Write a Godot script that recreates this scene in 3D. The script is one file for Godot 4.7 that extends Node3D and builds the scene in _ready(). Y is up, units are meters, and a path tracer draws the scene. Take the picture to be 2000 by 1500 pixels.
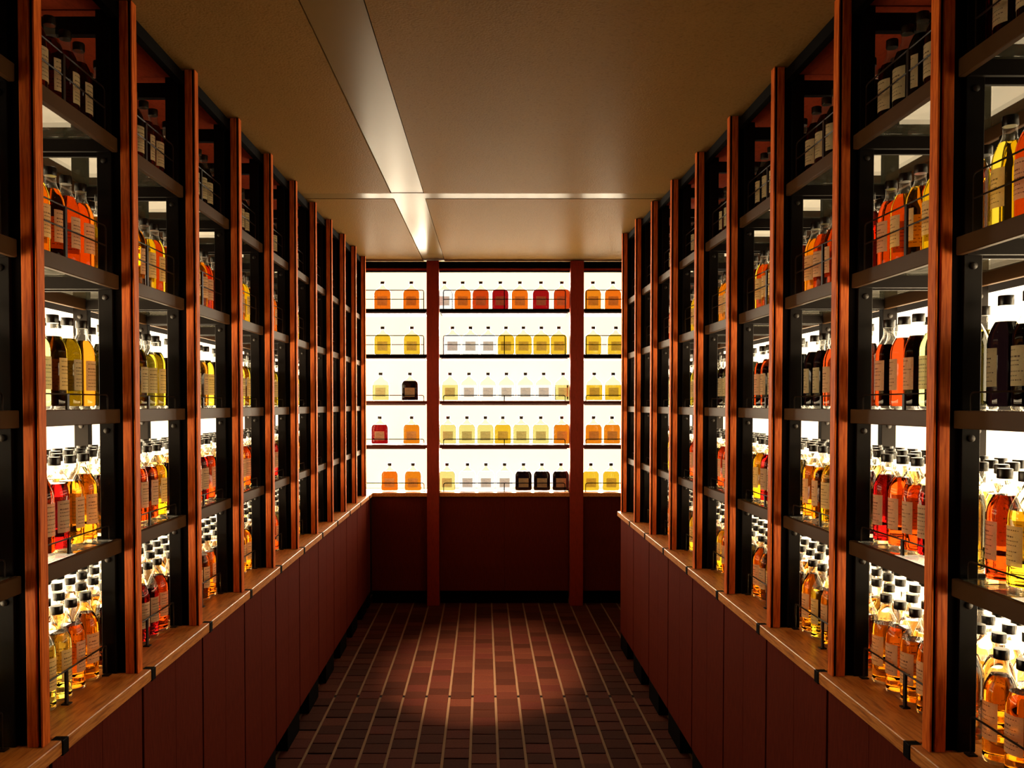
extends Node3D

# A whisky library: a corridor between two backlit bottle racks that ends at a backlit wall of bottles.
# x is across the corridor, y up, the corridor runs towards -z. Depths below are distances from the camera, in metres.

const EYE := 1.60
const BAY := 0.4752
const POST_DEPTH := 0.030
const COUNTER := 0.898
const HALF := 0.90                      # half the corridor width, at the posts
const TIER := [2.282, 1.932, 1.588, 1.252]      # shelf tops of the side racks, top shelf first
const BACK_TIER := [2.361, 1.999, 1.628, 1.277] # shelf tops of the end wall
const ROW_X := [1.016, 1.081, 1.146, 1.211]     # bottle rows, from the aisle to the light
const WARM := Color(1.0, 0.89, 0.70)    # colour of the side light boxes
const PALE := Color(1.0, 0.925, 0.79)    # colour of the end wall's light boxes
const LAMP := 10.5                       # radiance of the lamps in the side light boxes
const LAMP_DIM := 1.1                   # the same behind the second shelf
const LAMP_END := 42.0                  # the same at the end wall
const GLOW := 2.0                       # what the eye sees of their diffusers
const GLOW_DIM := 0.7
const GLOW_END := 1.3
const SPOT := 120.0
const FIRST := [-1, -1]
const LAST := [10, 8]
const START := [1.740, 1.717]
const SIDE := ["left", "right"]
const ORD := ["first", "second", "third", "fourth", "fifth", "sixth", "seventh", "eighth", "ninth", "tenth", "eleventh", "twelfth", "thirteenth"]
const TIER_NAME := ["top shelf", "second shelf", "third shelf", "fourth shelf", "counter level"]

var rng := RandomNumberGenerator.new()
var M := {}
var used := {}
var shapes := {}


func _ready() -> void:
	rng.seed = 41
	# --- camera -----------------------------------------------------------
	var cam := Camera3D.new()
	cam.name = "camera"
	cam.projection = Camera3D.PROJECTION_FRUSTUM
	cam.near = 0.05
	cam.far = 60.0
	cam.size = 2.0 * cam.near * 750.0 / 1650.0
	cam.frustum_offset = Vector2(cam.near * 56.0 / 1650.0, cam.near * 80.0 / 1650.0)
	cam.position = Vector3(0, EYE, 0)
	cam.rotation_degrees = Vector3(-1.39, 0, 0)
	add_child(cam)
	cam.current = true
	# --- environment and exposure -------------------------------------------
	var env := Environment.new()
	env.background_mode = Environment.BG_COLOR
	env.background_color = Color.BLACK
	env.tonemap_mode = Environment.TONE_MAPPER_LINEAR
	env.tonemap_exposure = 1.0
	env.sdfgi_enabled = true
	env.ssao_enabled = true
	env.ssil_enabled = true
	var we := WorldEnvironment.new()
	we.name = "world"
	we.environment = env
	add_child(we)
	# --- the lamps of the light boxes ---------------------------------------
	for s in 2:
		for t in range(1, 5):
			var span = box_span(s, t)
			area_light(Vector3(dir(s) * 1.298, (span[0] + span[1]) / 2, -(span[2] + span[3]) / 2), Vector3(-dir(s), 0, 0), Vector2(span[3] - span[2], span[1] - span[0]), LAMP_DIM if t == 1 else LAMP, WARM)
	for b in back_bays():
		area_light(Vector3((b[0] + b[1]) / 2, 1.795, -7.044), Vector3(0, 0, 1), Vector2(b[1] - b[0], 1.77), LAMP_END, PALE)

	materials()
	room()
	ceiling()
	floor_bricks()
	for s in 2:
		rack(s)
		side_counter(s)
		side_cabinets(s)
		light_boxes(s)
	end_wall()
	spotlight()
	side_bottles()
	end_bottles()


# ---------------------------------------------------------------- helpers

func dir(s: int) -> float:
	return -1.0 if s == 0 else 1.0


func zk(s: int, k: int) -> float:
	return START[s] + BAY * k


func ceil_y(depth: float) -> float:
	return EYE + 1.045 + 0.0222 * (depth - 2.69)


func back_bays() -> Array:
	return [[-1.00, -0.4467], [-0.349, 0.686], [0.792, 1.30]]


func box_span(s: int, t: int) -> Array:
	var low: float = COUNTER + 0.012 if t == 4 else TIER[t] + 0.012
	var high: float = TIER[t - 1] - 0.045
	return [low, high, zk(s, FIRST[s]) + 0.01, zk(s, LAST[s]) - 0.02]


func area_light(at: Vector3, facing: Vector3, size: Vector2, radiance: float, tint: Color) -> void:
	var l := AreaLight3D.new()
	l.name = "panel_lamp"
	l.area_size = size
	l.area_normalize_energy = false
	l.light_color = tint
	l.light_energy = radiance / PI
	l.shadow_enabled = true
	l.area_range = 12.0
	l.position = at
	l.basis = Basis.looking_at(facing, Vector3.UP)
	add_child(l, true)


func numbered(called: String) -> String:
	var n: int = used.get(called, 0)
	used[called] = n + 1
	return called if n == 0 else "%s_%03d" % [called, n]


func base(called: String, at: Vector3, label := "", category := "", group := "", kind := "") -> Node3D:
	var o := Node3D.new()
	o.name = numbered(called)
	o.position = at
	add_child(o, true)
	return tag(o, label, category, group, kind)


func tag(o: Node3D, label := "", category := "", group := "", kind := "") -> Node3D:
	for pair in [["label", label], ["category", category], ["group", group], ["kind", kind]]:
		if pair[1]:
			o.set_meta(pair[0], pair[1])
	return o


func part(parent: Node3D, called: String, mesh: Mesh, mat: Material, at := Vector3.ZERO) -> MeshInstance3D:
	var o := MeshInstance3D.new()
	if parent == self:
		o.name = numbered(called)
	else:
		var names: Dictionary = parent.get_meta("names", {})
		var n: int = names.get(called, 0)
		names[called] = n + 1
		parent.set_meta("names", names)
		o.name = called if n == 0 else "%s_%03d" % [called, n]
	o.mesh = mesh
	if mat:
		o.material_override = mat if mesh.get_surface_count() == 1 else null
	o.position = at
	parent.add_child(o, true)
	return o


func st_new() -> SurfaceTool:
	var st := SurfaceTool.new()
	st.begin(Mesh.PRIMITIVE_TRIANGLES)
	return st


func poly(st: SurfaceTool, pts: Array, out: Vector3) -> void:
	# a flat convex polygon that faces OUT
	var n: Vector3 = ((pts[1] - pts[0]) as Vector3).cross(pts[2] - pts[0])
	if n.dot(out) > 0:
		pts = pts.duplicate()
		pts.reverse()
	n = out.normalized() if absf(n.normalized().dot(out.normalized())) < 0.2 else n.normalized() * (1.0 if n.dot(out) > 0 else -1.0)
	var up := Vector3.UP if absf(n.y) < 0.9 else Vector3.BACK
	var u := up.cross(n).normalized()
	var v := n.cross(u)
	for i in range(1, pts.size() - 1):
		for p in [pts[0], pts[i], pts[i + 1]]:
			st.set_normal(n)
			st.set_uv(Vector2(u.dot(p), -v.dot(p)))
			st.add_vertex(p)


func hexa(st: SurfaceTool, c: Array) -> void:
	# eight corners: bottom four round, then the top four above them
	var mid := Vector3.ZERO
	for p in c:
		mid += p / 8.0
	for f in [[0, 1, 2, 3], [4, 5, 6, 7], [0, 1, 5, 4], [1, 2, 6, 5], [2, 3, 7, 6], [3, 0, 4, 7]]:
		var pts := [c[f[0]], c[f[1]], c[f[2]], c[f[3]]]
		poly(st, pts, (pts[0] + pts[1] + pts[2] + pts[3]) / 4.0 - mid)


func bbox(st: SurfaceTool, lo: Vector3, hi: Vector3, e := 0.0) -> void:
	# a box with chamfered edges
	var a := Vector3(minf(lo.x, hi.x), minf(lo.y, hi.y), minf(lo.z, hi.z))
	var b := Vector3(maxf(lo.x, hi.x), maxf(lo.y, hi.y), maxf(lo.z, hi.z))
	if e <= 0.0:
		hexa(st, [a, Vector3(b.x, a.y, a.z), Vector3(b.x, a.y, b.z), Vector3(a.x, a.y, b.z), Vector3(a.x, b.y, a.z), Vector3(b.x, b.y, a.z), b, Vector3(a.x, b.y, b.z)])
		return
	var c := (a + b) / 2
	var h := (b - a) / 2
	var at := func(s: Vector3, axis: int) -> Vector3:
		var p := h - Vector3(e, e, e)
		p[axis] = h[axis]
		return c + p * s
	for axis in 3:
		var p := (axis + 1) % 3
		var q := (axis + 2) % 3
		for s in [-1.0, 1.0]:
			var pts := []
			for d in [[-1, -1], [1, -1], [1, 1], [-1, 1]]:
				var v := Vector3.ZERO
				v[axis] = s
				v[p] = d[0]
				v[q] = d[1]
				pts.append(at.call(v, axis))
			var out := Vector3.ZERO
			out[axis] = s
			poly(st, pts, out)
			for s2 in [-1.0, 1.0]:
				var v1 := Vector3.ZERO
				v1[axis] = s
				v1[p] = s2
				v1[q] = -1
				var v2 := v1
				v2[q] = 1
				var o2 := Vector3.ZERO
				o2[axis] = s
				o2[p] = s2
				poly(st, [at.call(v1, axis), at.call(v2, axis), at.call(v2, p), at.call(v1, p)], o2)
	for x in [-1.0, 1.0]:
		for y in [-1.0, 1.0]:
			for z in [-1.0, 1.0]:
				var v := Vector3(x, y, z)
				poly(st, [at.call(v, 0), at.call(v, 1), at.call(v, 2)], v)


func box_mesh(size: Vector3, e := 0.0) -> Mesh:
	# centred on x and z, standing on y = 0
	var key := "box %s %s" % [size, e]
	if not shapes.has(key):
		var st := st_new()
		bbox(st, Vector3(-size.x / 2, 0, -size.z / 2), Vector3(size.x / 2, size.y, size.z / 2), e)
		shapes[key] = st.commit()
	return shapes[key]


func grid(st: SurfaceTool, rings: Array, group: int, closed := true, uv := false) -> void:
	# a smooth skin through rings of equal length, each ring seen counter-clockwise from above, rings from bottom to top
	var n: int = rings[0].size()
	st.set_smooth_group(group)
	for i in rings.size() - 1:
		for j in (n if closed else n - 1):
			var k := (j + 1) % n
			var a: Vector3 = rings[i][j]
			var b: Vector3 = rings[i][k]
			var c: Vector3 = rings[i + 1][k]
			var d: Vector3 = rings[i + 1][j]
			var ua := Vector2(float(j) / (n - 1), 1.0 - float(i) / (rings.size() - 1))
			var uc := Vector2(float(j + 1) / (n - 1), 1.0 - float(i + 1) / (rings.size() - 1))
			var tri := [[a, ua], [c, uc], [b, Vector2(uc.x, ua.y)], [a, ua], [d, Vector2(ua.x, uc.y)], [c, uc]]
			for t in 2:
				var p: Vector3 = tri[t * 3][0]
				var q: Vector3 = tri[t * 3 + 1][0]
				var r: Vector3 = tri[t * 3 + 2][0]
				if p.is_equal_approx(q) or q.is_equal_approx(r) or p.is_equal_approx(r):
					continue
				for m in 3:
					if uv:
						st.set_uv(tri[t * 3 + m][1])
					st.add_vertex(tri[t * 3 + m][0])


func ring(rx: float, rz: float, y: float, n: int, power := 2.0) -> Array:
	var pts := []
	for i in n:
		var a := -TAU * i / n
		var c := cos(a)
		var s := sin(a)
		pts.append(Vector3(rx * signf(c) * pow(absf(c), 2.0 / power), y, rz * signf(s) * pow(absf(s), 2.0 / power)))
	return pts


func lathe(st: SurfaceTool, bands: Array, n: int) -> void:
	# bands of [radius, height] pairs; each band is smooth, edges between bands are sharp
	for g in bands.size():
		var rings := []
		for p in bands[g]:
			rings.append(ring(p[0], p[0], p[1], n))
		grid(st, rings, g)


func tube(st: SurfaceTool, pts: Array, r: float, n := 6) -> void:
	var rings := []
	for i in pts.size():
		var t: Vector3 = ((pts[mini(i + 1, pts.size() - 1)] - pts[maxi(i - 1, 0)]) as Vector3).normalized()
		var u := t.cross(Vector3.UP if absf(t.y) < 0.99 else Vector3.RIGHT).normalized()
		if absf(t.y) > 0.3 and absf(t.x) < 0.01:
			u = Vector3.RIGHT
		elif absf(t.y) > 0.3 and absf(t.z) < 0.01:
			u = Vector3.BACK
		elif absf(t.x) < 0.01 and absf(t.y) <= 0.3:
			u = Vector3.RIGHT
		elif absf(t.z) < 0.01:
			u = Vector3.BACK
		var v := t.cross(u).normalized()
		var row := []
		for j in n:
			var a := TAU * j / n
			row.append(pts[i] + (u * cos(a) + v * sin(a)) * r)
		rings.append(row)
	for i in rings.size() - 1:
		for j in n:
			var k := (j + 1) % n
			var q := [rings[i][j], rings[i][k], rings[i + 1][k], rings[i + 1][j]]
			var mid: Vector3 = (q[0] + q[1] + q[2] + q[3]) / 4.0
			poly(st, q, mid - (pts[i] + pts[i + 1]) / 2.0)


func bent(a: Vector3, b: Vector3, c: Vector3, r: float) -> Array:
	# the rounded corner at b
	var p := b + (a - b).normalized() * r
	var q := b + (c - b).normalized() * r
	var pts := []
	for i in 5:
		var t := i / 4.0
		pts.append(p.lerp(b, t).lerp(b.lerp(q, t), t))
	return pts


# ---------------------------------------------------------------- materials

func noise_tex(freq: float, cols: Array, spots: Array, seed_: int, octaves := 4, normal := 0.0, size := 512) -> NoiseTexture2D:
	var n := FastNoiseLite.new()
	n.noise_type = FastNoiseLite.TYPE_SIMPLEX_SMOOTH
	n.frequency = freq
	n.seed = seed_
	n.fractal_octaves = octaves
	var t := NoiseTexture2D.new()
	t.width = size
	t.height = size
	t.seamless = true
	t.noise = n
	if normal > 0.0:
		t.as_normal_map = true
		t.bump_strength = normal
	elif cols.size():
		var g := Gradient.new()
		g.offsets = PackedFloat32Array(spots)
		var pc := PackedColorArray()
		for c in cols:
			pc.append(c)
		g.colors = pc
		t.color_ramp = g
	return t


func plain(c: Color, rough: float, metal := 0.0, spec := 0.5) -> StandardMaterial3D:
	var m := StandardMaterial3D.new()
	m.albedo_color = c
	m.roughness = rough
	m.metallic = metal
	m.metallic_specular = spec
	return m


func grained(tex: Texture2D, scale: Vector3, rough: float, tint := Color.WHITE) -> StandardMaterial3D:
	var m := plain(tint, rough)
	m.albedo_texture = tex
	m.uv1_triplanar = true
	m.uv1_world_triplanar = true
	m.uv1_scale = scale
	return m


func rgb(r: int, g: int, b: int, a := 1.0) -> Color:
	return Color(r / 255.0, g / 255.0, b / 255.0, a)


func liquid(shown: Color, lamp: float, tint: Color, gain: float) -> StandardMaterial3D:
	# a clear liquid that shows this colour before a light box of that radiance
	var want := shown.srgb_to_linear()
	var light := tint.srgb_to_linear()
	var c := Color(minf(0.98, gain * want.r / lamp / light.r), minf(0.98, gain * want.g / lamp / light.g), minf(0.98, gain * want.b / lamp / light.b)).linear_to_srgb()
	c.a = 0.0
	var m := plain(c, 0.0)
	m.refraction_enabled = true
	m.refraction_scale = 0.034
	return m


func label_tex(seed_: int, wide: int, tall: int) -> ImageTexture:
	var r := RandomNumberGenerator.new()
	r.seed = seed_
	var im := Image.create(wide, tall, false, Image.FORMAT_RGB8)
	im.fill(rgb(252, 236, 190))
	for i in 900:
		var v := 214 + r.randi() % 22
		im.fill_rect(Rect2i(r.randi() % wide, r.randi() % tall, 3, 2), rgb(mini(255, v + 24), v + 7, v - 40))
	var ink := rgb(132, 104, 78)
	var y := int(tall * 0.10)
	var row := 0
	while y < tall * 0.9:
		var big := row == 1
		var x := int(wide * 0.12)
		var stop := wide * (0.5 + 0.38 * r.randf())
		while x < stop:
			var w := 3 + r.randi() % (9 if big else 6)
			im.fill_rect(Rect2i(x, y, w, 5 if big else 3), ink if r.randf() < 0.8 else rgb(168, 140, 106))
			x += w + 2 + r.randi() % 3
		y += int(tall * (0.11 if row % 3 else 0.16))
		row += 1
	return ImageTexture.create_from_image(im)


func materials() -> void:
	var oak := noise_tex(0.011, [rgb(142, 56, 18), rgb(196, 92, 30), rgb(216, 110, 40), rgb(172, 74, 24)], [0.0, 0.42, 0.6, 1.0], 3)
	M.post = grained(oak, Vector3(14, 1.1, 14), 0.45)
	M.post.metallic_specular = 0.3
	M.lip = grained(oak, Vector3(14, 1.1, 14), 0.6, Color(1.0, 1.0, 0.92))
	M.lip.metallic_specular = 0.1
	M.column = grained(noise_tex(0.02, [rgb(108, 32, 18), rgb(138, 44, 24), rgb(122, 38, 20)], [0.0, 0.5, 1.0], 18), Vector3(14, 1.1, 14), 0.55)
	M.column.metallic_specular = 0.25
	M.counter = grained(noise_tex(0.012, [rgb(136, 74, 30), rgb(182, 114, 52), rgb(200, 132, 66), rgb(160, 94, 42)], [0.0, 0.4, 0.6, 1.0], 8), Vector3(11, 11, 1.2), 0.38)
	M.counter.metallic_specular = 0.26
	M.cabinet = grained(noise_tex(0.02, [rgb(74, 25, 16), rgb(87, 31, 20), rgb(96, 36, 23)], [0.0, 0.5, 1.0], 12), Vector3(18, 1.2, 18), 0.75)
	M.cabinet.metallic_specular = 0.06
	M.board = grained(noise_tex(0.02, [rgb(118, 42, 22), rgb(138, 52, 27), rgb(126, 46, 24)], [0.0, 0.5, 1.0], 15), Vector3(5, 2, 2), 0.7)
	M.board.metallic_specular = 0.1
	M.steel = plain(rgb(18, 12, 9), 0.6, 0.0, 0.22)
	M.bar = plain(rgb(74, 51, 31), 0.5, 0.0, 0.09)
	M.frame_wood = plain(rgb(72, 30, 16), 0.5, 0.0, 0.3)
	M.mount = plain(rgb(9, 7, 6), 0.8, 0.0, 0.1)
	M.black = plain(rgb(13, 9, 7), 0.65, 0.0, 0.08)
	M.wire = plain(rgb(40, 27, 19), 0.45, 0.0, 0.2)
	M.bolt = plain(rgb(34, 27, 23), 0.4, 0.3)
	M.dark_wall = plain(rgb(30, 20, 15), 0.9)
	M.bulk = plain(rgb(150, 118, 84), 0.95)
	var plaster := plain(Color.WHITE, 0.36, 0.0, 0.017)
	plaster.albedo_texture = noise_tex(0.06, [rgb(108, 79, 42), rgb(125, 94, 52), rgb(116, 86, 47)], [0.0, 0.5, 1.0], 21)
	plaster.uv1_triplanar = true
	plaster.uv1_world_triplanar = true
	plaster.uv1_scale = Vector3(1.6, 1.6, 1.6)
	plaster.normal_enabled = true
	plaster.normal_texture = noise_tex(0.12, [], [], 22, 3, 3.0)
	plaster.normal_scale = 0.25
	M.plaster = plaster
	M.strip = plain(rgb(112, 88, 52), 0.22, 0.0, 0.045)
	M.mortar = plain(rgb(112, 88, 66), 0.95, 0.0, 0.1)
	M.bricks = []
	var clays := [rgb(72, 37, 27), rgb(63, 33, 23), rgb(79, 42, 30), rgb(58, 30, 21), rgb(74, 36, 28)]
	var speck := noise_tex(0.05, [rgb(190, 180, 170), rgb(255, 250, 245), rgb(215, 205, 200)], [0.0, 0.5, 1.0], 31)
	for c in clays:
		var b := grained(speck, Vector3(4, 4, 4), 0.95, c)
		b.metallic_specular = 0.12
		M.bricks.append(b)
	var pane := plain(rgb(80, 78, 60, 0.22), 0.03)
	pane.transparency = BaseMaterial3D.TRANSPARENCY_ALPHA
	M.shelf_glass = pane
	var glass := plain(rgb(235, 240, 225, 0.05), 0.0)
	glass.transparency = BaseMaterial3D.TRANSPARENCY_ALPHA
	M.glass = glass
	var end_glass := plain(rgb(214, 190, 140, 0.12), 0.0)
	end_glass.transparency = BaseMaterial3D.TRANSPARENCY_ALPHA
	M.end_glass = end_glass
	M.cap = plain(rgb(18, 14, 12), 0.28)
	# liquids by the colour each shows when lit from behind: paler spirits stand where the light is weak
	var tones := {
		"clear": rgb(255, 250, 238), "straw": rgb(252, 232, 128), "golden": rgb(248, 196, 44), "amber": rgb(238, 132, 22), "orange": rgb(242, 112, 18),
		"russet": rgb(206, 64, 14), "crimson": rgb(158, 14, 16), "black": rgb(12, 4, 4),
	}
	M.dim = {}
	M.liquid = {}
	M.low = {}
	M.end = {}
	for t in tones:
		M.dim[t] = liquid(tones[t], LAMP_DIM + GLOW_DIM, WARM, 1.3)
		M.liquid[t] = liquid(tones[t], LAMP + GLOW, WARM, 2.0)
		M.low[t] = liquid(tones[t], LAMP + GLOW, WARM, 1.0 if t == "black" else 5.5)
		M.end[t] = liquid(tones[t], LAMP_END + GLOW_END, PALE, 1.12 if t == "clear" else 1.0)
	M.rear = {"straw": liquid(rgb(250, 238, 206), 1.0, Color.WHITE, 1.0), "golden": liquid(rgb(246, 214, 132), 1.0, Color.WHITE, 1.0)}
	M.labels = []
	for i in 4:
		var l := plain(Color(1, 1, 1, 0.93), 0.85)
		l.transparency = BaseMaterial3D.TRANSPARENCY_ALPHA
		l.albedo_texture = label_tex(50 + i, 96, 128)
		l.texture_repeat = false
		l.cull_mode = BaseMaterial3D.CULL_DISABLED
		l.backlight_enabled = true
		l.backlight = Color(1.0, 0.88, 0.62)
		M.labels.append(l)
	M.end_label = M.labels[2].duplicate()
	M.end_label.albedo_color.a = 0.72
	var lit := func(energy: float, tint: Color) -> StandardMaterial3D:
		var m := plain(rgb(225, 215, 190), 0.6)
		m.emission_enabled = true
		m.emission = tint
		m.emission_energy_multiplier = energy
		return m
	M.panel = lit.call(GLOW, WARM.lerp(Color.WHITE, 0.3))
	M.panel_dim = lit.call(GLOW_DIM, WARM)
	M.panel_back = lit.call(GLOW_END, PALE)


# ---------------------------------------------------------------- the room

func room() -> void:
	for s in 2:
		var w := part(self, "wall_" + SIDE[s], box_mesh(Vector3(0.12, 2.90, 9.2)), M.dark_wall, Vector3(dir(s) * 1.44, 0, -3.0))
		tag(w, "dark wall behind the %s bottle rack" % SIDE[s], "", "", "structure")
	tag(part(self, "wall_back", box_mesh(Vector3(3.0, 2.90, 0.12)), M.dark_wall, Vector3(0, 0, -7.16)), "dark wall behind the backlit display at the end", "", "", "structure")
	tag(part(self, "wall_front", box_mesh(Vector3(3.0, 2.90, 0.12)), M.dark_wall, Vector3(0, 0, 1.40)), "dark wall at the near end of the corridor", "", "", "structure")


func slab(st: SurfaceTool, x0: float, x1: float, z0: float, z1: float, low: float, high: float) -> void:
	# a board that follows the ceiling, from LOW to HIGH above it
	hexa(st, [Vector3(x0, ceil_y(z0) + low, -z0), Vector3(x1, ceil_y(z0) + low, -z0), Vector3(x1, ceil_y(z1) + low, -z1), Vector3(x0, ceil_y(z1) + low, -z1),
		Vector3(x0, ceil_y(z0) + high, -z0), Vector3(x1, ceil_y(z0) + high, -z0), Vector3(x1, ceil_y(z1) + high, -z1), Vector3(x0, ceil_y(z1) + high, -z1)])


func ceiling() -> void:
	var st := st_new()
	slab(st, -1.50, 1.50, -1.46, 7.22, 0.03, 0.12)
	var c := part(self, "ceiling", st.commit(), M.black)
	tag(c, "low beige plaster ceiling divided by bright metal strips", "", "", "structure")
	var g := 0.004
	for x in [[-1.379, -0.472 - g], [-0.308 + g, 1.379]]:
		for z in [[-1.33, 4.362], [4.492, 7.09]]:
			var q := st_new()
			slab(q, x[0], x[1], z[0], z[1], 0.0, 0.029)
			part(c, "panel", q.commit(), M.plaster)
	var a := st_new()
	slab(a, -0.472, -0.308, -1.33, 4.362, 0.004, 0.028)
	tag(part(self, "trim_1", a.commit(), M.strip), "long brushed metal ceiling strip along the corridor, near length", "", "", "structure")
	var d := st_new()
	slab(d, -0.472, -0.308, 4.492, 7.09, 0.004, 0.028)
	tag(part(self, "trim_2", d.commit(), M.strip), "short length of metal ceiling strip near the end wall", "", "", "structure")
	var b := st_new()
	slab(b, -1.30, 1.30, 4.364, 4.490, 0.002, 0.028)
	tag(part(self, "trim_3", b.commit(), M.strip), "metal ceiling strip that crosses the corridor", "", "", "structure")


func floor_bricks() -> void:
	var st := st_new()
	bbox(st, Vector3(-1.50, -0.10, 1.46), Vector3(1.50, -0.006, -7.22))
	var f := part(self, "floor", st.commit(), M.black)
	tag(f, "dark reddish brown brick floor with pale long joints", "", "", "structure")
	for col in range(-11, 11):
		# pale mortar in the long joints, broken by one dark movement joint
		for z in [[-1.33, 4.585], [4.625, 7.09]]:
			part(f, "mortar_joint", box_mesh(Vector3(0.0126, 0.0034, z[1] - z[0])), M.mortar, Vector3(0.0035 + (col + 0.5) * 0.1258, -0.006, -(z[0] + z[1]) / 2))
	var meshes := []
	for i in 3:
		meshes.append(box_mesh(Vector3(0.1135, 0.006, 0.1066 - 0.001 * i), 0.0016))
	var spots := []
	var pitch := 0.1115
	for col in range(-10, 11):
		var x := 0.0035 + col * 0.1258
		for row in range(0, 72):
			var z := -0.9 + row * pitch + (pitch / 2 if posmod(col, 2) else 0.0)
			if z > 6.99:
				continue
			spots.append([x, z + rng.randf_range(-0.004, 0.004), rng.randf_range(-0.0012, 0.0008), rng.randi() % 3, rng.randi() % M.bricks.size(), rng.randf_range(-0.012, 0.012)])
	var near := spots.filter(func(p): return p[1] > 3.72 and p[1] < 6.7 and absf(p[0]) < 0.95)
	near.sort_custom(func(p, q): return p[1] < q[1])
	near = near.slice(0, 300)
	var single := {}
	for p in near:
		single[p] = true
		var b := part(f, "brick", meshes[p[3]], M.bricks[p[4]], Vector3(p[0], -0.006 + p[2], -p[1]))
		b.rotation.y = p[5]
	var rest := spots.filter(func(p): return not single.has(p))
	var mm := MultiMesh.new()
	mm.transform_format = MultiMesh.TRANSFORM_3D
	mm.use_colors = true
	mm.mesh = meshes[0]
	mm.instance_count = rest.size()
	for i in rest.size():
		var p = rest[i]
		mm.set_instance_transform(i, Transform3D(Basis(Vector3.UP, p[5]), Vector3(p[0], -0.006 + p[2], -p[1])))
		mm.set_instance_color(i, M.bricks[p[4]].albedo_color.srgb_to_linear())
	var o := MultiMeshInstance3D.new()
	o.name = "far_bricks"
	o.multimesh = mm
	var bm: StandardMaterial3D = M.bricks[0].duplicate()
	bm.albedo_color = Color.WHITE
	bm.vertex_color_use_as_albedo = true
	o.material_override = bm
	o.set_meta("kind", "stuff")
	f.add_child(o)


# ---------------------------------------------------------------- side racks

func guard_mesh(high: Array, feet: bool) -> Mesh:
	# one bent wire rail per height, over a bay; the middle of the bay at the origin
	var key := "guard %s" % [high]
	if shapes.has(key):
		return shapes[key]
	var st := st_new()
	var l := (BAY - POST_DEPTH) / 2 - 0.012
	var r := 0.0022 if feet else 0.0019
	for i in high.size():
		var h: float = high[i]
		if i == 0:
			var pts := [Vector3(0, 0, l)]
			pts.append_array(bent(Vector3(0, 0, l), Vector3(0, h, l), Vector3(0, h, 0), 0.012))
			pts.append_array(bent(Vector3(0, h, 0), Vector3(0, h, -l), Vector3(0, 0, -l), 0.012))
			pts.append(Vector3(0, 0, -l))
			tube(st, pts, r)
		else:
			tube(st, [Vector3(0, h, l), Vector3(0, h, -l)], r)
	bbox(st, Vector3(-0.0025, 0, -0.005), Vector3(0.0025, high[0], 0.005))
	if feet:
		for z in [-l, 0.0, l]:
			bbox(st, Vector3(-0.009, 0, z - 0.009), Vector3(0.009, 0.003, z + 0.009))
	shapes[key] = st.commit()
	return shapes[key]


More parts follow.
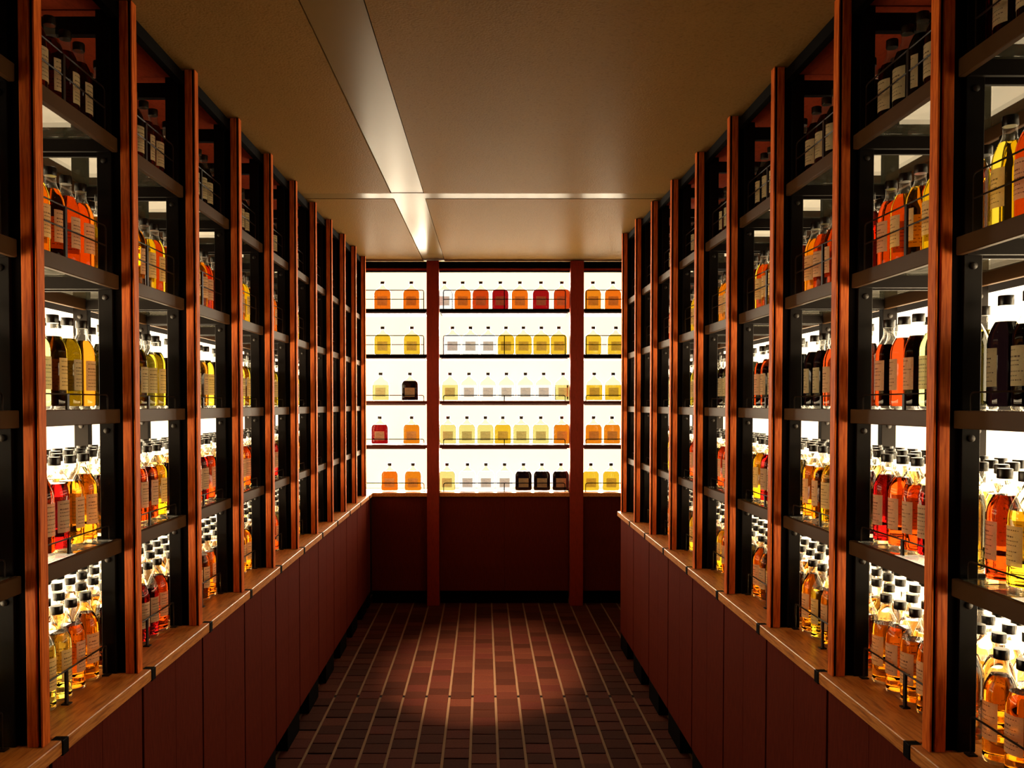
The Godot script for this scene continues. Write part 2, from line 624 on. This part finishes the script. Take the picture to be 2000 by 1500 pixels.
func rack(s: int) -> void:
	var d := dir(s)
	var o := base("bottle_rack", Vector3(d * HALF, COUNTER, 0), "tall %s bottle rack of oak posts, black steel uprights and glass shelves" % SIDE[s], "bottle rack")
	var inner := BAY - POST_DEPTH
	for k in range(FIRST[s], LAST[s] + 1):
		var z := zk(s, k) - POST_DEPTH / 2
		var tall := ceil_y(z - 0.02) - COUNTER
		# wooden post: a main piece, a recessed black fin and a thin oak lip on the aisle side
		var post := part(o, "post", box_mesh(Vector3(0.022, tall, POST_DEPTH), 0.0015), M.post, Vector3(d * 0.0215, 0, -z))
		part(post, "fin", box_mesh(Vector3(0.0075, tall, POST_DEPTH - 0.012)), M.black, Vector3(d * -0.0143, 0, 0))
		part(post, "lip", box_mesh(Vector3(0.004, tall, POST_DEPTH), 0.0008), M.lip, Vector3(d * -0.0196, 0, 0))
		var up := part(o, "front_upright", box_mesh(Vector3(0.037, tall, 0.026), 0.0012), M.steel, Vector3(d * 0.0755, 0, -z))
		part(up, "web", box_mesh(Vector3(0.025, tall, 0.008)), M.black, Vector3(d * -0.031, 0, 0))
		var rear := part(o, "rear_upright", box_mesh(Vector3(0.045, tall, 0.026), 0.0012), M.steel, Vector3(d * 0.3675, 0, -z))
		for t in 4:
			for u in [up, rear]:
				var st := st_new()
				var key := "bolt"
				if not shapes.has(key):
					lathe(st, [[[0.0072, 0.0], [0.0072, 0.003]], [[0.0072, 0.003], [0.006, 0.0042], [0.0, 0.0042]]], 12)
					st.generate_normals()
					shapes[key] = st.commit()
				var bolt := part(u, "bolt", shapes[key], M.bolt, Vector3(0, TIER[t] - 0.056 - COUNTER, 0.013))
				bolt.rotation.x = PI / 2
		part(o, "cross_beam", box_mesh(Vector3(0.25, 0.045, 0.022)), M.steel, Vector3(d * 0.219, tall - 0.085, -z))
	for k in range(FIRST[s], LAST[s]):
		var z := zk(s, k) + inner / 2
		var tall := ceil_y(zk(s, k)) - COUNTER
		part(o, "top_beam", box_mesh(Vector3(0.022, 0.036, inner)), M.black, Vector3(d * 0.044, tall - 0.037, -z))
		part(o, "rear_beam", box_mesh(Vector3(0.022, 0.05, inner)), M.black, Vector3(d * 0.36, tall - 0.068, -z))
		part(o, "top_board", box_mesh(Vector3(0.36, 0.008, inner)), M.board, Vector3(d * 0.238, tall - 0.014, -z))
		part(o, "back_board", box_mesh(Vector3(0.012, ceil_y(zk(s, k)) - TIER[0] - 0.002, BAY - 0.004)), M.board, Vector3(d * 0.408, TIER[0] - COUNTER, -(zk(s, k) + BAY / 2 - POST_DEPTH / 2)))
		for t in 4:
			var y: float = TIER[t] - COUNTER
			var shelf := part(o, "shelf", box_mesh(Vector3(0.286, 0.006, inner - 0.03), 0.001), M.shelf_glass, Vector3(d * 0.198, y - 0.006, -z))
			part(shelf, "front_bar", box_mesh(Vector3(0.014, 0.036, inner - 0.004), 0.0015), M.bar, Vector3(d * -0.153, -0.030, 0))
			part(shelf, "rear_bar", box_mesh(Vector3(0.014, 0.036, inner - 0.004), 0.0015), M.bar, Vector3(d * 0.153, -0.030, 0))
			for e in [-1, 1]:
				part(shelf, "bracket", box_mesh(Vector3(0.286, 0.036, 0.010)), M.steel, Vector3(0, -0.0302, e * (inner / 2 - 0.009)))
			part(o, "guard_rail", guard_mesh([0.124, 0.074] if t < 2 else [0.036], false), M.wire, Vector3(d * 0.066, y, -z))
		part(o, "counter_rail", guard_mesh([0.080], true), M.wire, Vector3(d * 0.076, 0, -z))


func side_counter(s: int) -> void:
	var d := dir(s)
	var o := base("countertop", Vector3(d * 0.88, COUNTER - 0.03, 0), "long oak countertop under the %s bottle rack" % SIDE[s], "countertop")
	var joint := 0.020
	for k in range(FIRST[s], LAST[s] + 1):
		var z0 := zk(s, k) + joint + 0.005
		var z1 := zk(s, k + 1) + joint - 0.005
		if k == LAST[s]:
			z1 = 6.685 if s == 0 else zk(s, k) + 0.03
			z0 = zk(s, k) + joint + 0.005
		if z1 - z0 > 0.02:
			part(o, "slab", box_mesh(Vector3(0.425, 0.030, z1 - z0), 0.0018), M.counter, Vector3(d * 0.2125, 0, -(z0 + z1) / 2))
		if k >= FIRST[s] and (s == 0 or k < LAST[s]):
			part(o, "joint_clip", box_mesh(Vector3(0.028, 0.032, 0.026), 0.001), M.black, Vector3(d * 0.0115, -0.002, -(zk(s, k) + joint)))


func side_cabinets(s: int) -> void:
	var d := dir(s)
	var n := 0
	for k in range(FIRST[s], LAST[s] + (1 if s == 0 else 0)):
		var z0 := zk(s, k) + 0.006
		var z1 := zk(s, k + 1) - 0.006
		if k == LAST[s]:
			z1 = 6.70
		var w := z1 - z0
		var mid := (z0 + z1) / 2
		var o := base("base_cabinet", Vector3(d * HALF, 0, -mid), "maroon brown base cabinet, %s from the camera under the %s rack" % [ORD[n], SIDE[s]], "cabinet", "base cabinets under the %s rack" % SIDE[s])
		n += 1
		part(o, "body", box_mesh(Vector3(0.38, 0.754, w + 0.0118)), M.black, Vector3(d * 0.212, 0.112, 0))
		if w > 0.3:
			for e in [-1, 1]:
				part(o, "door", box_mesh(Vector3(0.018, 0.754, w / 2 - 0.0008), 0.001), M.cabinet, Vector3(d * 0.009, 0.112, e * w / 4))
		else:
			part(o, "door", box_mesh(Vector3(0.018, 0.754, w), 0.001), M.cabinet, Vector3(d * 0.009, 0.112, 0))
		part(o, "foot", box_mesh(Vector3(0.12, 0.112, minf(0.25, w * 0.55)), 0.002), M.black, Vector3(d * 0.062, 0, -(w / 2 - minf(0.125, w * 0.275))))


func light_boxes(s: int) -> void:
	var d := dir(s)
	for t in range(1, 5):
		var span = box_span(s, t)
		var where: String = "the " + ["", "second shelf", "third shelf", "fourth shelf", "counter bottles"][t]
		var o := base("light_panel", Vector3(d * 1.30, span[0], 0), "%s backlit panel behind %s of the %s rack" % ["dim cream" if t == 1 else "glaring white", where, SIDE[s]], "light panel", "light panels of the side racks")
		for k in range(FIRST[s], LAST[s]):
			part(o, "diffuser", box_mesh(Vector3(0.010, span[1] - span[0], BAY - 0.002)), M.panel_dim if t == 1 else M.panel, Vector3(d * 0.005, 0, -(zk(s, k) + BAY / 2 - POST_DEPTH / 2)))


# ---------------------------------------------------------------- the end wall

func flat_guard(w: float, high: Array) -> Mesh:
	var st := st_new()
	var l := w / 2 - 0.03
	for i in high.size():
		var h: float = high[i]
		if i == 0:
			var pts := [Vector3(-l, 0, 0)]
			pts.append_array(bent(Vector3(-l, 0, 0), Vector3(-l, h, 0), Vector3(0, h, 0), 0.016))
			pts.append_array(bent(Vector3(0, h, 0), Vector3(l, h, 0), Vector3(l, 0, 0), 0.016))
			pts.append(Vector3(l, 0, 0))
			tube(st, pts, 0.0038)
		else:
			tube(st, [Vector3(-l, h, 0), Vector3(l, h, 0)], 0.0034)
	if w > 0.8:
		tube(st, [Vector3(0, 0, 0), Vector3(0, high[0], 0)], 0.0036)
	return st.commit()


func end_wall() -> void:
	var names := ["narrow left", "wide middle", "right"]
	var o := base("display_rack", Vector3(0, COUNTER, -6.86), "backlit display rack of dark wood columns and shelves across the end wall", "bottle rack")
	for x in [[-0.4467, -0.349], [0.686, 0.792]]:
		part(o, "column", box_mesh(Vector3(x[1] - x[0], ceil_y(6.69) - 0.002, 0.09), 0.003), M.column, Vector3((x[0] + x[1]) / 2, -COUNTER, 0.145))
	var bays := back_bays()
	for b in bays:
		var w: float = b[1] - b[0]
		var x: float = (b[0] + b[1]) / 2
		part(o, "header", box_mesh(Vector3(w, 0.052, 0.03), 0.002), M.mount, Vector3(x, ceil_y(6.71) - 0.056 - COUNTER, 0.135))
		part(o, "fillet", box_mesh(Vector3(w, 0.018, 0.04), 0.002), M.column, Vector3(x, ceil_y(6.71) - 0.074 - COUNTER, 0.126))
		part(o, "lip", box_mesh(Vector3(w, 0.012, 0.03)), M.mount, Vector3(x, ceil_y(6.71) - 0.086 - COUNTER, 0.125))
		for t in 4:
			var y: float = BACK_TIER[t] - COUNTER
			var shelf := part(o, "shelf", box_mesh(Vector3(w - 0.002, 0.026, 0.29), 0.002), M.mount if t < 2 else M.frame_wood, Vector3(x, y - 0.026, -0.025))
			part(shelf, "underside", box_mesh(Vector3(w - 0.03, 0.008, 0.25)), M.frame_wood, Vector3(0, -0.0085, 0))
			part(o, "guard_rail", flat_guard(w, [0.152, 0.080] if t < 2 else [0.045]), M.mount, Vector3(x, y, 0.085))
		part(o, "guard_rail", flat_guard(w, [0.07]), M.mount, Vector3(x, 0, 0.085))
	var c := base("countertop", Vector3(0, COUNTER - 0.03, -6.69), "short oak countertop under the display rack at the end wall", "countertop")
	for b in bays:
		part(c, "slab", box_mesh(Vector3(b[1] - b[0] - 0.002, 0.030, 0.36), 0.0018), M.counter, Vector3((b[0] + b[1]) / 2, 0, -0.18))
	for i in 3:
		var b = bays[i]
		var lo: float = -0.895 if i == 0 else b[0]
		var w: float = b[1] - lo - 0.006
		var q := base("base_cabinet", Vector3((lo + b[1]) / 2, 0, -6.715), "dark maroon %s base cabinet below the end wall display" % names[i], "cabinet", "base cabinets at the end wall")
		part(q, "body", box_mesh(Vector3(w, 0.754, 0.30)), M.black, Vector3(0, 0.112, -0.170))
		if i == 1:
			for e in [-1, 1]:
				part(q, "door", box_mesh(Vector3(w / 2 - 0.001, 0.754, 0.018), 0.001), M.cabinet, Vector3(e * w / 4, 0.112, -0.009))
		else:
			part(q, "door", box_mesh(Vector3(w, 0.754, 0.018), 0.001), M.cabinet, Vector3(0, 0.112, -0.009))
		part(q, "plinth", box_mesh(Vector3(w, 0.112, 0.24)), M.black, Vector3(0, 0, -0.18))
		var p := base("light_panel", Vector3((b[0] + b[1]) / 2, COUNTER + 0.002, -7.055), "glowing white panel behind the bottles of the %s end wall bay" % names[i], "light panel", "light panels of the end wall")
		part(p, "diffuser", box_mesh(Vector3(b[1] - b[0] + 0.09, ceil_y(7.0) - COUNTER - 0.01, 0.012)), M.panel_back)


func spotlight() -> void:
	# a small recessed spotlight in the ceiling strip, aimed at the floor before the end wall
	var at := Vector3(-0.39, ceil_y(1.75) - 0.002, -1.75)
	var o := base("ceiling_spotlight", at, "small round black spotlight recessed in the long metal ceiling strip", "spotlight")
	var st := st_new()
	lathe(st, [[[0.045, 0.0], [0.055, 0.0]], [[0.055, 0.0], [0.055, 0.006]], [[0.055, 0.006], [0.045, 0.006]], [[0.045, 0.006], [0.045, 0.0]]], 24)
	st.generate_normals()
	part(o, "trim_ring", st.commit(), M.black)
	var lens := st_new()
	lathe(lens, [[[0.0, 0.003], [0.045, 0.003]], [[0.045, 0.003], [0.045, 0.006]], [[0.045, 0.006], [0.0, 0.006]]], 24)
	lens.generate_normals()
	var m := plain(rgb(230, 225, 210), 0.4)
	m.emission_enabled = true
	m.emission = PALE
	m.emission_energy_multiplier = 3.0
	part(o, "lens", lens.commit(), m)
	var l := SpotLight3D.new()
	l.name = "lamp"
	l.light_color = Color(1.0, 0.84, 0.68)
	l.light_energy = SPOT
	l.spot_angle = 9.6
	l.spot_angle_attenuation = 1.0
	l.spot_range = 12.0
	l.spot_attenuation = 2.0
	l.light_size = 0.04
	l.shadow_enabled = true
	l.position = Vector3(0, -0.004, 0)
	l.basis = Basis.looking_at(Vector3(0.02, 0, -5.05) - at, Vector3.UP)
	o.add_child(l)


# ---------------------------------------------------------------- bottles

func arc(r: float, y0: float, y1: float, half: float, n: int) -> Mesh:
	# a label wrapped on the side that faces +z
	var st := st_new()
	var rings := []
	for y in [y0, y1]:
		var row := []
		for i in n + 1:
			var a := lerpf(-half, half, float(i) / n)
			row.append(Vector3(sin(a) * r, y, cos(a) * r))
		rings.append(row)
	grid(st, rings, 0, false, true)
	st.generate_normals()
	return st.commit()


const SHOULDER := [[0.031, 0.132], [0.0305, 0.140], [0.0285, 0.150], [0.0245, 0.161], [0.019, 0.172], [0.0145, 0.181], [0.0128, 0.188]]


func bottle_meshes(fill: int, n: int) -> Dictionary:
	# round bottle: liquid up to one of the shoulder's rings, clear glass above it and at the foot, cap, label
	var key := "bottle %d %d" % [fill, n]
	if shapes.has(key):
		return shapes[key]
	var low := SHOULDER.slice(0, fill + 1)
	var high := SHOULDER.slice(fill)
	var whisky := st_new()
	var body := [[0.0275, 0.0075], [0.0296, 0.0085], [0.0308, 0.0115], [0.031, 0.016], [0.031, 0.07]]
	body.append_array(low)
	lathe(whisky, [[[0.0, 0.0075], [0.0275, 0.0075]], body, [[low[-1][0], low[-1][1]], [0.0, low[-1][1]]]], n)
	whisky.generate_normals()
	var glass := st_new()
	var top := high.duplicate()
	top.append_array([[0.0125, 0.194], [0.0128, 0.204]])
	lathe(glass, [top], n)
	var foot := st_new()
	lathe(foot, [[[0.0, 0.0], [0.026, 0.0]], [[0.026, 0.0], [0.0295, 0.0015], [0.0308, 0.005], [0.031, 0.0085]]], n)
	foot.generate_normals()
	glass.generate_normals()
	var cap := st_new()
	lathe(cap, [[[0.0, 0.2035], [0.0138, 0.2035]], [[0.0138, 0.2035], [0.0142, 0.2045], [0.0142, 0.2215], [0.0135, 0.223]], [[0.0135, 0.223], [0.0, 0.2232]]], n)
	cap.generate_normals()
	shapes[key] = {"whisky": whisky.commit(), "foot": foot.commit(), "glass": glass.commit(), "cap": cap.commit(), "label": arc(0.0315, 0.046, 0.121, 0.80, 8)}
	return shapes[key]


func open_to(s: int, x: float, z: float) -> bool:
	# whether the camera sees (x, z) between the posts
	for k in range(FIRST[s], LAST[s] + 1):
		for e in [0.0, 0.5, 1.0]:
			var zp: float = zk(s, k) - POST_DEPTH * e
			if zp < z:
				var at: float = x * zp / z
				if at > 0.895 and at < 0.996:
					return false
	return 1650.0 * x / z < (950.0 if s == 0 else 1062.0)


func colour_of(s: int, t: int, k: int) -> String:
	var left := [["black", "crimson", "russet"], ["orange", "amber", "golden", "russet", "amber"], ["golden", "golden", "amber", "orange", "crimson", "straw"], ["amber", "russet", "russet", "crimson", "golden"], ["orange", "orange", "straw", "russet", "amber"]]
	var right := [["black", "black", "crimson"], ["amber", "golden", "golden", "russet"], ["black", "black", "russet", "golden", "straw"], ["russet", "crimson", "amber", "russet", "golden"], ["orange", "orange", "amber", "orange", "golden"]]
	var pool: Array = (left if s == 0 else right)[t]
	if s == 0 and t == 2 and k >= 1 and rng.randf() < 0.5:
		return "golden"
	if s == 0 and t == 4 and k == 1:
		return "crimson" if rng.randf() < 0.4 else "russet"
	return pool[rng.randi() % pool.size()]


func side_bottles() -> void:
	var all := []
	for s in 2:
		for k in range(FIRST[s], LAST[s]):
			for t in 5:
				var rows: int = [2, 2, 2, 4, 4][t]
				for r in rows:
					for i in 6:
						var x: float = ROW_X[r] + rng.randf_range(-0.001, 0.001)
						var z := zk(s, k) + 0.042 + i * 0.0722 + rng.randf_range(-0.003, 0.003)
						var tone := colour_of(s, t, k)
						var fill := [4, 4, 3, 3, 2, 5][rng.randi() % 6] as int
						if t < 3:
							fill = 4 if rng.randf() < 0.8 else 3
						if t == 2 and r == 1 and rng.randf() < 0.35:
							continue
						var seen := false
						if r == 0 or t > 2:
							for e in [[0, 0], [-0.024, 0], [0.024, 0], [0, 0.024], [0, -0.024]]:
								seen = seen or open_to(s, x + e[0], z + e[1])
						var wet: StandardMaterial3D = (M.dim if t < 2 else M.liquid if t == 2 else M.low)[tone]
						if t > 2 and r > 0:
							tone = "straw" if r > 1 or rng.randf() < 0.6 else "golden"
							wet = M.rear[tone]
						all.append({"wet": wet, "n": all.size(), "s": s, "k": k, "t": t, "r": r, "i": i, "x": x, "z": z, "tone": tone, "fill": fill, "turn": rng.randf_range(-0.25, 0.25), "tag": rng.randi() % 4, "size": (1.0 if seen else 0.0) * (1.0 if r == 0 else 0.5) / z})
	var order := all.filter(func(b): return b.size > 0.0)
	order.sort_custom(func(a, b): return a.size > b.size)
	order = order.slice(0, 300)
	var chosen := {}
	for b in order:
		chosen[b.n] = true
	var models := {}
	var rest := {}
	for n in all.size():
		var b = all[n]
		var d := dir(b.s)
		var y: float = COUNTER if b.t == 4 else TIER[b.t]
		var at := Transform3D(Basis(Vector3.UP, -d * PI / 2 + b.turn), Vector3(d * b.x, y + 0.0004, -b.z))
		if not chosen.has(n):
			var key := [b.wet, b.fill]
			if not rest.has(key):
				rest[key] = []
			rest[key].append(at)
			continue
		var model := "%s %d %d" % [b.wet.get_instance_id(), b.fill, b.tag]
		var o: Node3D
		if models.has(model):
			o = models[model].duplicate()
			o.name = numbered("whisky_bottle")
			add_child(o, true)
		else:
			o = base("whisky_bottle", Vector3.ZERO)
			var m := bottle_meshes(b.fill, 24)
			part(o, "whisky", m.whisky, b.wet)
			part(o, "foot", m.foot, M.glass)
			part(o, "glass", m.glass, M.glass)
			part(o, "cap", m.cap, M.cap)
			part(o, "label", m.label, M.labels[b.tag])
			models[model] = o
		o.transform = at
		tag(o, "%s bottle, %s rack, %s bay from camera, %s, %s row, %s from near post" % [b.tone, SIDE[b.s], ORD[b.k + 1], TIER_NAME[b.t], ["front", "second", "third", "back"][b.r], ORD[b.i]], "bottle", "round bottles on the %s rack, %s" % [SIDE[b.s], TIER_NAME[b.t]])
	var mass := base("whisky_bottles", Vector3.ZERO, "further rows of round whisky bottles deep in both side racks", "bottles", "", "stuff")
	for key in rest:
		var m := bottle_meshes(key[1], 14)
		var joined := ArrayMesh.new()
		var mats := [key[0], M.glass, M.glass, M.cap, M.labels[0]]
		var i := 0
		for piece in ["whisky", "foot", "glass", "cap", "label"]:
			joined.add_surface_from_arrays(Mesh.PRIMITIVE_TRIANGLES, m[piece].surface_get_arrays(0))
			joined.surface_set_material(i, mats[i])
			i += 1
		var mm := MultiMesh.new()
		mm.transform_format = MultiMesh.TRANSFORM_3D
		mm.mesh = joined
		mm.instance_count = rest[key].size()
		for j in rest[key].size():
			mm.set_instance_transform(j, rest[key][j])
		var o := MultiMeshInstance3D.new()
		o.name = "bottle"
		o.multimesh = mm
		o.set_meta("kind", "stuff")
		mass.add_child(o, true)


func flask_meshes(fill: float) -> Dictionary:
	# wide flat bottle with rounded shoulders: [half width, half depth, height, squareness]
	var key := "flask %s" % fill
	if shapes.has(key):
		return shapes[key]
	var prof := [[0.060, 0.024, 0.006, 3.2], [0.0655, 0.028, 0.009, 3.4], [0.068, 0.030, 0.018, 3.6], [0.068, 0.030, 0.10, 3.6], [0.068, 0.030, 0.128, 3.6], [0.0668, 0.0296, 0.139, 3.5], [0.063, 0.0285, 0.149, 3.3], [0.0565, 0.0265, 0.158, 3.0], [0.047, 0.024, 0.166, 2.7], [0.035, 0.0205, 0.174, 2.4], [0.024, 0.0175, 0.183, 2.1], [0.0175, 0.0155, 0.191, 2.0], [0.0155, 0.0150, 0.198, 2.0], [0.0155, 0.0150, 0.208, 2.0]]
	var at := func(y: float) -> Array:
		for i in prof.size() - 1:
			if y <= prof[i + 1][2]:
				var u: float = (y - prof[i][2]) / (prof[i + 1][2] - prof[i][2])
				return [lerpf(prof[i][0], prof[i + 1][0], u), lerpf(prof[i][1], prof[i + 1][1], u), y, lerpf(prof[i][3], prof[i + 1][3], u)]
		return prof[-1]
	var n := 32
	var wet := prof.filter(func(p): return p[2] < fill - 0.002)
	wet.append(at.call(fill))
	var dry := prof.filter(func(p): return p[2] > fill + 0.002)
	dry.push_front(at.call(fill))
	var skin := func(rows: Array) -> Array:
		return rows.map(func(p): return ring(p[0], p[1], p[2], n, p[3]))
	var lid := func(p: Array, up: bool) -> Array:
		var flat := [ring(p[0], p[1], p[2], n, p[3]), ring(0.0, 0.0, p[2], n)]
		if not up:
			flat.reverse()
		return flat
	var whisky := st_new()
	grid(whisky, lid.call(wet[0], false), 0)
	grid(whisky, skin.call(wet), 1)
	grid(whisky, lid.call(wet[-1], true), 2)
	whisky.generate_normals()
	var glass := st_new()
	grid(glass, skin.call(dry), 1)
	var foot := st_new()
	grid(foot, skin.call([[0.056, 0.021, 0.0, 3.0], [0.060, 0.024, 0.006, 3.2]]), 0)
	foot.generate_normals()
	glass.generate_normals()
	var cap := st_new()
	lathe(cap, [[[0.0, 0.2055], [0.0182, 0.2055]], [[0.0182, 0.2055], [0.019, 0.207], [0.019, 0.2265], [0.018, 0.228]], [[0.018, 0.228], [0.0, 0.2282]]], 20)
	cap.generate_normals()
	var label := st_new()
	grid(label, [[Vector3(-0.040, 0.034, 0.0304), Vector3(-0.02, 0.034, 0.0306), Vector3(0.02, 0.034, 0.0306), Vector3(0.040, 0.034, 0.0304)], [Vector3(-0.040, 0.106, 0.0304), Vector3(-0.02, 0.106, 0.0306), Vector3(0.02, 0.106, 0.0306), Vector3(0.040, 0.106, 0.0304)]], 0, false, true)
	label.generate_normals()
	shapes[key] = {"whisky": whisky.commit(), "foot": foot.commit(), "glass": glass.commit(), "cap": cap.commit(), "label": label.commit()}
	return shapes[key]


func end_bottles() -> void:
	# image column, tone; shelf by shelf from the top
	var rows := [
		[[748, "orange"], [804, "orange"], [868.5, "clear"], [904, "orange"], [939, "russet"], [977, "crimson"], [1015, "orange"], [1056, "crimson"], [1096.5, "russet"], [1157, "amber"], [1196, "orange"]],
		[[748, "golden"], [805, "golden"], [884, "clear"], [919, "clear"], [953.5, "clear"], [988, "golden"], [1022, "golden"], [1057, "golden"], [1091, "golden"], [1158, "golden"], [1202, "golden"]],
		[[744, "straw"], [801, "black"], [879, "straw"], [916, "clear"], [953, "clear"], [989, "clear"], [1026, "clear"], [1061.5, "clear"], [1099.5, "straw"], [1160, "golden"], [1197, "golden"]],
		[[742, "crimson"], [804, "amber"], [875, "straw"], [912, "straw"], [948, "straw"], [982, "golden"], [1018, "straw"], [1056, "straw"], [1097, "amber"], [1159, "amber"], [1195, "amber"]],
		[[761, "orange"], [806.5, "amber"], [873, "straw"], [913, "clear"], [949, "clear"], [985.5, "clear"], [1022.5, "black"], [1058.5, "black"], [1095.5, "black"], [1154, "golden"], [1193.5, "golden"]],
	]
	var depth := 6.835
	var models := {}
	for t in 5:
		var y: float = COUNTER if t == 4 else BACK_TIER[t]
		for i in rows[t].size():
			var tone: String = rows[t][i][1]
			var x: float = (rows[t][i][0] - 944.0) / 1650.0 * depth
			var fill := 0.128 if t == 2 and tone != "black" else 0.162
			var model := "%s %s" % [tone, fill]
			var o: Node3D
			if models.has(model):
				o = models[model].duplicate()
				o.name = numbered("whisky_flask")
				add_child(o, true)
			else:
				o = base("whisky_flask", Vector3.ZERO)
				var m := flask_meshes(fill)
				part(o, "whisky", m.whisky, M.end[tone])
				part(o, "foot", m.foot, M.glass)
				part(o, "glass", m.glass, M.end_glass)
				part(o, "cap", m.cap, M.cap)
				part(o, "label", m.label, M.end_label)
				models[model] = o
			o.position = Vector3(x, y + 0.0004, -depth)
			var bay := "left bay" if i < 2 else "middle bay" if i < 9 else "right bay"
			var nth: String = ORD[i if i < 2 else i - 2 if i < 9 else i - 9]
			tag(o, "%s flat flask on the end wall, %s, %s, %s from its left column" % [tone, TIER_NAME[t], bay, nth], "bottle", "flat flasks on the end wall, %s" % TIER_NAME[t])
